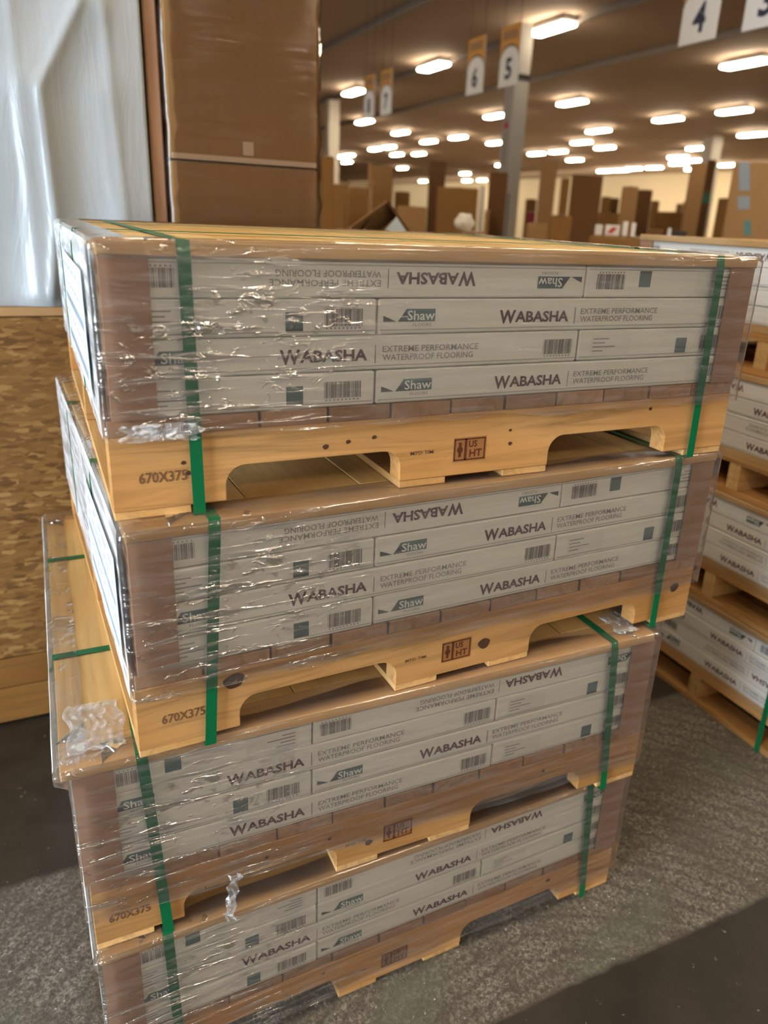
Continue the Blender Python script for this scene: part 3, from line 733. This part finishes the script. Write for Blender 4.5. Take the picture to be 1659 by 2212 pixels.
# closed back of the load, with depth
bx0, bx1, by, bz0, bz1 = x0+.55, x1+.55, 1.0, z0-1.247, z1-1.247
L_i = [j*(nx_+1) for j in range(nz_+1)]; R_i = [j*(nx_+1)+nx_ for j in range(nz_+1)]
for idx in (L_i, R_i):
    n0 = len(mb.v)
    for q in idx: mb.v.append((mb.v[q][0], by, mb.v[q][2]))
    for j in range(nz_): mb.f.append((idx[j], idx[j+1], n0+j+1, n0+j)); mb.mi.append(0)
    if idx is L_i: lb = n0
    else: rb = n0
mb.f.append((lb, lb+nz_, rb+nz_, rb)); mb.mi.append(0)
mb.f.append(tuple(range(nz_*(nx_+1), nz_*(nx_+1)+nx_+1))+(rb+nz_, lb+nz_)); mb.mi.append(0)
mb.build('foam_film', root, smooth=False)
for p in root.children[-1].data.polygons: p.use_smooth = True

# tall wrapped cartons beside the white load
def stack_carton(x0, x1, y0, y1, z0, z1, label, m_='card', seam=True, name='cardboard_box', flaps=0):
    root = empty(name, label, 'box'); root.location = ((x0+x1)/2, y0, z0); w_, d_, h_ = x1-x0, y1-y0, z1-z0
    MB().box(-w_/2, w_/2, 0, d_, 0, h_, m_).build('carton_body', root, .004)
    return root
r = stack_carton(.30, .715, 1.235, 1.85, 0, 1.655, 'lower tall brown carton beside the white load behind the front stack')
mb = MB(); mb.box(-.2, .2, -.0015, -.0005, 1.47, 1.475, 'card_dark'); mb.build('seam', r)
r = stack_carton(.30, .715, 1.235, 1.85, 1.66, 2.62, 'upper tall brown carton beside the white load, reaching out of the top of the photo')
MB().box(-.205, .2055, -.003, -.001, -.0, .014, 'tape').build('clear_tape', r)
MB().box(-.01, .02, -.003, -.001, .02, .055, 'tape').build('tape_patch', r)
mb = MB(); mb.flat = True; pr_ = [(.292, 1.228), (.723, 1.226), (.724, 1.86), (.291, 1.86)]; zz = [.9+i*.03 for i in range(57)]
# film skin on the cartons, with bunched vertical edges
P4 = []
for q in range(4):
    (ax, ay), (bx, by_) = pr_[q], pr_[(q+1) % 4]
    for i in range(24): P4.append((ax+(bx-ax)*i/24, ay+(by_-ay)*i/24))
for z in zz:
    for i, (x, y) in enumerate(P4):
        e = .007 if min(abs(x-.292), abs(x-.723)) < .02 else .002
        mb.v.append((x+e*noise.noise(Vector((z*25, x*9, 3))), y+e*noise.noise(Vector((z*22, x*9, 8))), z))
n = len(P4)
for j in range(len(zz)-1):
    for i in range(n): k = (i+1) % n; mb.f.append((j*n+i, j*n+k, (j+1)*n+k, (j+1)*n+i)); mb.mi.append(mb.m('film_clear'))
tag(mb.build('stretch_wrap', smooth=True), 'clear film around the two tall brown cartons', 'plastic wrap')
stack_carton(.255, .288, 1.26, 1.9, 0, 2.6, 'narrow brown carton edge between white load and tall cartons', 'guard')

# ------------------------------------------------------------------ goods across the hall (each stands on the floor)
HOR = []
def goods(pxl, pxr, top, dep, label, m_='card', thick=.5, yaw=-.35, lean=0, name='cardboard_box', cat='box', group=None, bot=None, flaps=False):
    """a carton whose silhouette is pxl..pxr wide and reaches up to pixel row top at depth dep"""
    d0, d1 = ray(pxl, top), ray(pxr, top); A = CAM+d0*dep; Bp = CAM+d1*dep; c = (A+Bp)*.5; w_ = (Bp-A).length; zt = c.z
    zb = 0.0 if bot is None else (CAM+ray((pxl+pxr)/2, bot)*dep).z
    zb = max(zb, 0.0)
    root = empty(name, label, cat, group); root.location = (c.x, c.y, zb); hd = math.atan2(c.x-CAM.x, c.y-CAM.y); root.rotation_euler = (0, lean, -hd+yaw*0)
    h_ = max(zt-zb, .05)
    MB().box(-w_/2, w_/2, 0, thick, 0, h_, m_).build('carton_body', root, .01)
    MB().box(-.025, .025, -.002, thick, h_, h_+.003, 'tape').build('tape_strip', root)
    if flaps:
        X = Matrix.Translation((-w_/2, 0, h_)) @ Matrix.Rotation(-.9, 4, 'Y'); mb = MB(); mb.box(0, .01, 0, thick, 0, w_*.4, 'card_light', X); mb.build('flap', root)
        X = Matrix.Translation((w_/2, 0, h_)) @ Matrix.Rotation(.7, 4, 'Y'); mb = MB(); mb.box(0, .01, 0, thick, 0, w_*.4, 'card_light', X); mb.build('flap', root)
    return root
goods(694, 722, 338, 5.0, 'brown carton just right of the tall cartons, partly hidden', 'card')
goods(716, 748, 398, 5.9, 'low brown carton with open flaps at the left of the hall', 'card', flaps=True)
goods(746, 795, 405, 6.6, 'brown carton with torn film between two thin posts', 'card', flaps=True)
goods(796, 803, 352, 5.6, 'thin tan cardboard post standing upright', 'card_light', .12, name='cardboard_post', cat='cardboard post')
goods(804, 850, 358, 7.4, 'tall brown carton right of the tan post', 'card')
goods(853, 886, 414, 8.0, 'small tan carton below the cream wall opening', 'card')
goods(858, 922, 446, 6.5, 'wide tan carton sloping to the right of the gabled box', 'card_light')
goods(928, 940, 345, 8.2, 'dark tall carton, narrow, left of the wide brown carton', 'card_dark')
goods(938, 964, 348, 9.2, 'dark tall carton behind the wide brown carton', 'card_dark')
goods(945, 1034, 405, 6.5, 'wide brown carton in the middle of the hall', 'card', .6)
goods(1037, 1050, 402, 8.5, 'pale narrow post right of the wide brown carton', 'column_bright', .12, name='post', cat='post')
goods(1048, 1058, 455, 6.6, 'small tan carton low beside the dark tall carton', 'card_light')
goods(1058, 1098, 372, 7.0, 'dark tall carton standing left of the nearest column', 'card_dark')
goods(1098, 1101, 415, 6.6, 'thin blue strip of material beside the nearest column', 'navy', .1, name='blue_panel', cat='panel')
goods(1136, 1160, 430, 10, 'brown low carton right of the nearest column', 'card')
goods(1138, 1183, 482, 5.5, 'pale tan carton low right of the nearest column', 'card_light')
goods(1140, 1156, 458, 6.0, 'maroon sack standing on the goods right of the column', 'maroon', .2, name='sack', cat='sack')
goods(1170, 1205, 348, 9.0, 'tall tan carton right of the nearest column', 'card_light')
goods(1188, 1236, 465, 4.7, 'brown carton in front of the tall tan carton', 'card')
goods(1213, 1232, 385, 16, 'far small carton against the cream wall', 'card')
goods(1237, 1303, 378, 6.0, 'big dark brown carton in the middle right of the hall', 'card_dark', .6)
goods(1300, 1320, 425, 9.0, 'small brown cartons pile left of the broad tan carton', 'card')
goods(1318, 1338, 428, 9.8, 'small dark carton left of the broad tan carton', 'card_dark')
goods(1290, 1345, 460, 8.0, 'low wide brown carton below the small cartons', 'card')
goods(1345, 1380, 403, 7.0, 'broad tan carton with a dark side', 'card_light', .5)
goods(1378, 1410, 410, 8.0, 'dark side of the broad tan carton, built as a separate block', 'card_dark', .5)  # side of the tan carton, drawn as its own block in darker board
goods(1408, 1425, 434, 9.0, 'upper step of the brown cartons before the cream wall', 'card')
goods(1420, 1485, 458, 7.9, 'wide lower brown carton before the cream wall', 'card')
goods(1462, 1474, 440, 12, 'small far carton on the right before the wall', 'card')
goods(1476, 1500, 436, 12, 'second small far carton on the right before the wall', 'card_light')
goods(1494, 1528, 352, 7.0, 'tall tan carton beside the pale far column', 'card_light')
r = goods(1530, 1548, 345, 12, 'dark tall frame beside the pale far column', 'card_dark', .2)
MB().box(-.05, .05, -.02, -.003, 1.95, 2.12, 'strap').build('green_board', r)
goods(1553, 1583, 428, 9.0, 'brown carton right of the pale far column', 'card')
r = goods(1590, 1690, 350, 6.0, 'large tan carton with blue grey labels at the right edge', 'card_light', .8)
# labels and print on that carton
for (a_, b_, c_, d_, m_, nm) in ((1596, 1620, 350, 412, 'bluegrey', 'blue_grey_label'), (1593, 1620, 424, 452, 'bluegrey', 'blue_grey_label'), (1607, 1622, 476, 508, 'teal_label', 'teal_label')):
    Mi = r.matrix_basis.inverted() if False else None
    hd = r.rotation_euler[2]; R3 = Matrix.Rotation(hd, 3, 'Z'); nrm = R3 @ Vector((0, -1, 0)); o_ = Vector(r.location)
    pts = []
    for (x, y) in ((a_, d_), (b_, d_), (b_, c_), (a_, c_)):
        d = ray(x, y); t = (o_-CAM).dot(nrm)/d.dot(nrm); p_ = CAM+d*t-o_; q_ = R3.inverted() @ p_; pts.append((q_.x, -.003, q_.z))
    mb = MB(); mb.flat = True; mb.face(pts, m_); mb.build(nm, r)
# gabled open carton with pale inner triangle
P = CAM+ray(836, 434)*3.2
root = empty('open_carton', 'open carton folded like a gable with a pale blue inside', 'box'); root.location = (P.x, P.y, 0)
root.rotation_euler = (0, 0, -math.atan2(P.x-CAM.x, P.y-CAM.y)); zt = P.z
MB().box(-.16, .10, .02, .5, 0, zt-.13, 'card').build('carton_body', root, .004)
mb = MB(); mb.prism_y([(-.012, zt-.125), (.092, zt-.125), (.043, zt-.060)], -.004, .30, 'label'); mb.build('inner_panel', root)
X = Matrix.Translation((0, 0, zt)) @ Matrix.Rotation(math.radians(180-36), 4, 'Y') @ Matrix.Rotation(math.radians(28), 4, 'X')
mb = MB(); mb.box(0, .225, 0, .16, -.004, .004, 'card_light', X); mb.build('flap', root)
X = Matrix.Translation((0, 0, zt)) @ Matrix.Rotation(math.radians(50), 4, 'Y')
mb = MB(); mb.box(0, .16, 0, .35, -.005, .005, 'card_dark', X); mb.build('flap', root)
X = Matrix.Translation((0, 0.02, zt)) @ Matrix.Rotation(math.radians(180-52), 4, 'Y')
mb = MB(); mb.box(0, .16, 0, .35, -.005, .005, 'card_dark', X); mb.build('flap', root)
# white bag, red and white packs on the goods to the right
def blob(name, label, cat, c, sx, sy, sz, m_, seed):
    bm = bmesh.new(); bmesh.ops.create_icosphere(bm, subdivisions=4, radius=1)
    for v in bm.verts:
        q = 1+.22*noise.noise(v.co*1.6+Vector((seed, 0, 0))); v.co = Vector((v.co.x*sx*q, v.co.y*sy*q, max(-1, v.co.z)*sz*q+sz))
    me = bpy.data.meshes.new(name); bm.to_mesh(me); bm.free(); me.materials.append(M[m_]); me.polygons.foreach_set('use_smooth', [True]*len(me.polygons))
    o = bpy.data.objects.new(name, me); COL.objects.link(o); o.location = c; return tag(o, label, cat)
A = CAM+ray(1018, 500)*4.2
goods(992, 1052, 502, 4.15, 'low brown carton under the white bag', 'card', .35)
blob('white_bag', 'crumpled white plastic bag on a low carton before the wide brown carton', 'bag', (A.x+.02, A.y+.12, A.z-.012), .055, .05, .055, 'plastic_white', 2)
A = CAM+ray(1330, 512)*4.6
tb = goods(1275, 1480, 514, 4.5, 'low carton pile carrying the white and red packs', 'card', .5)
def pack(px, py, w_, h_, m_, label, red=False):
    P = CAM+ray(px, py)*4.62; hd = math.atan2(P.x-CAM.x, P.y-CAM.y); zt = (CAM+ray(1377, 514)*4.5).z+.004
    root = empty('small_pack', label, 'pack'); root.location = (P.x, P.y, zt); root.rotation_euler = (0, 0, -hd)
    MB().box(-w_/2, w_/2, 0, .12, 0, h_, m_).build('pack_body', root, .004)
    if red:
        mb = MB(); mb.flat = True; mb.face([(-.03, -.001, h_*.25), (.0, -.001, h_*.2), (.03, -.001, h_*.75), (.0, -.001, h_*.8)], 'red'); mb.build('red_mark', root)
pack(1293, 500, .045, .06, 'sign', 'small white pack, leftmost on the low pile')
pack(1322, 500, .085, .062, 'sign', 'white pack with a red mark on the low pile', True)
pack(1350, 497, .03, .085, 'sign', 'thin white upright pack right of the red marked pack')
pack(1368, 497, .025, .080, 'sign', 'thinnest white upright pack, second right of the red marked pack')
pack(1415, 502, .09, .050, 'card_dark', 'dark brown pack low on the pile')
pack(1446, 500, .02, .06, 'sign', 'thin white pack beside the black pack')
pack(1468, 503, .08, .045, 'dark', 'black pack at the right end of the low pile')
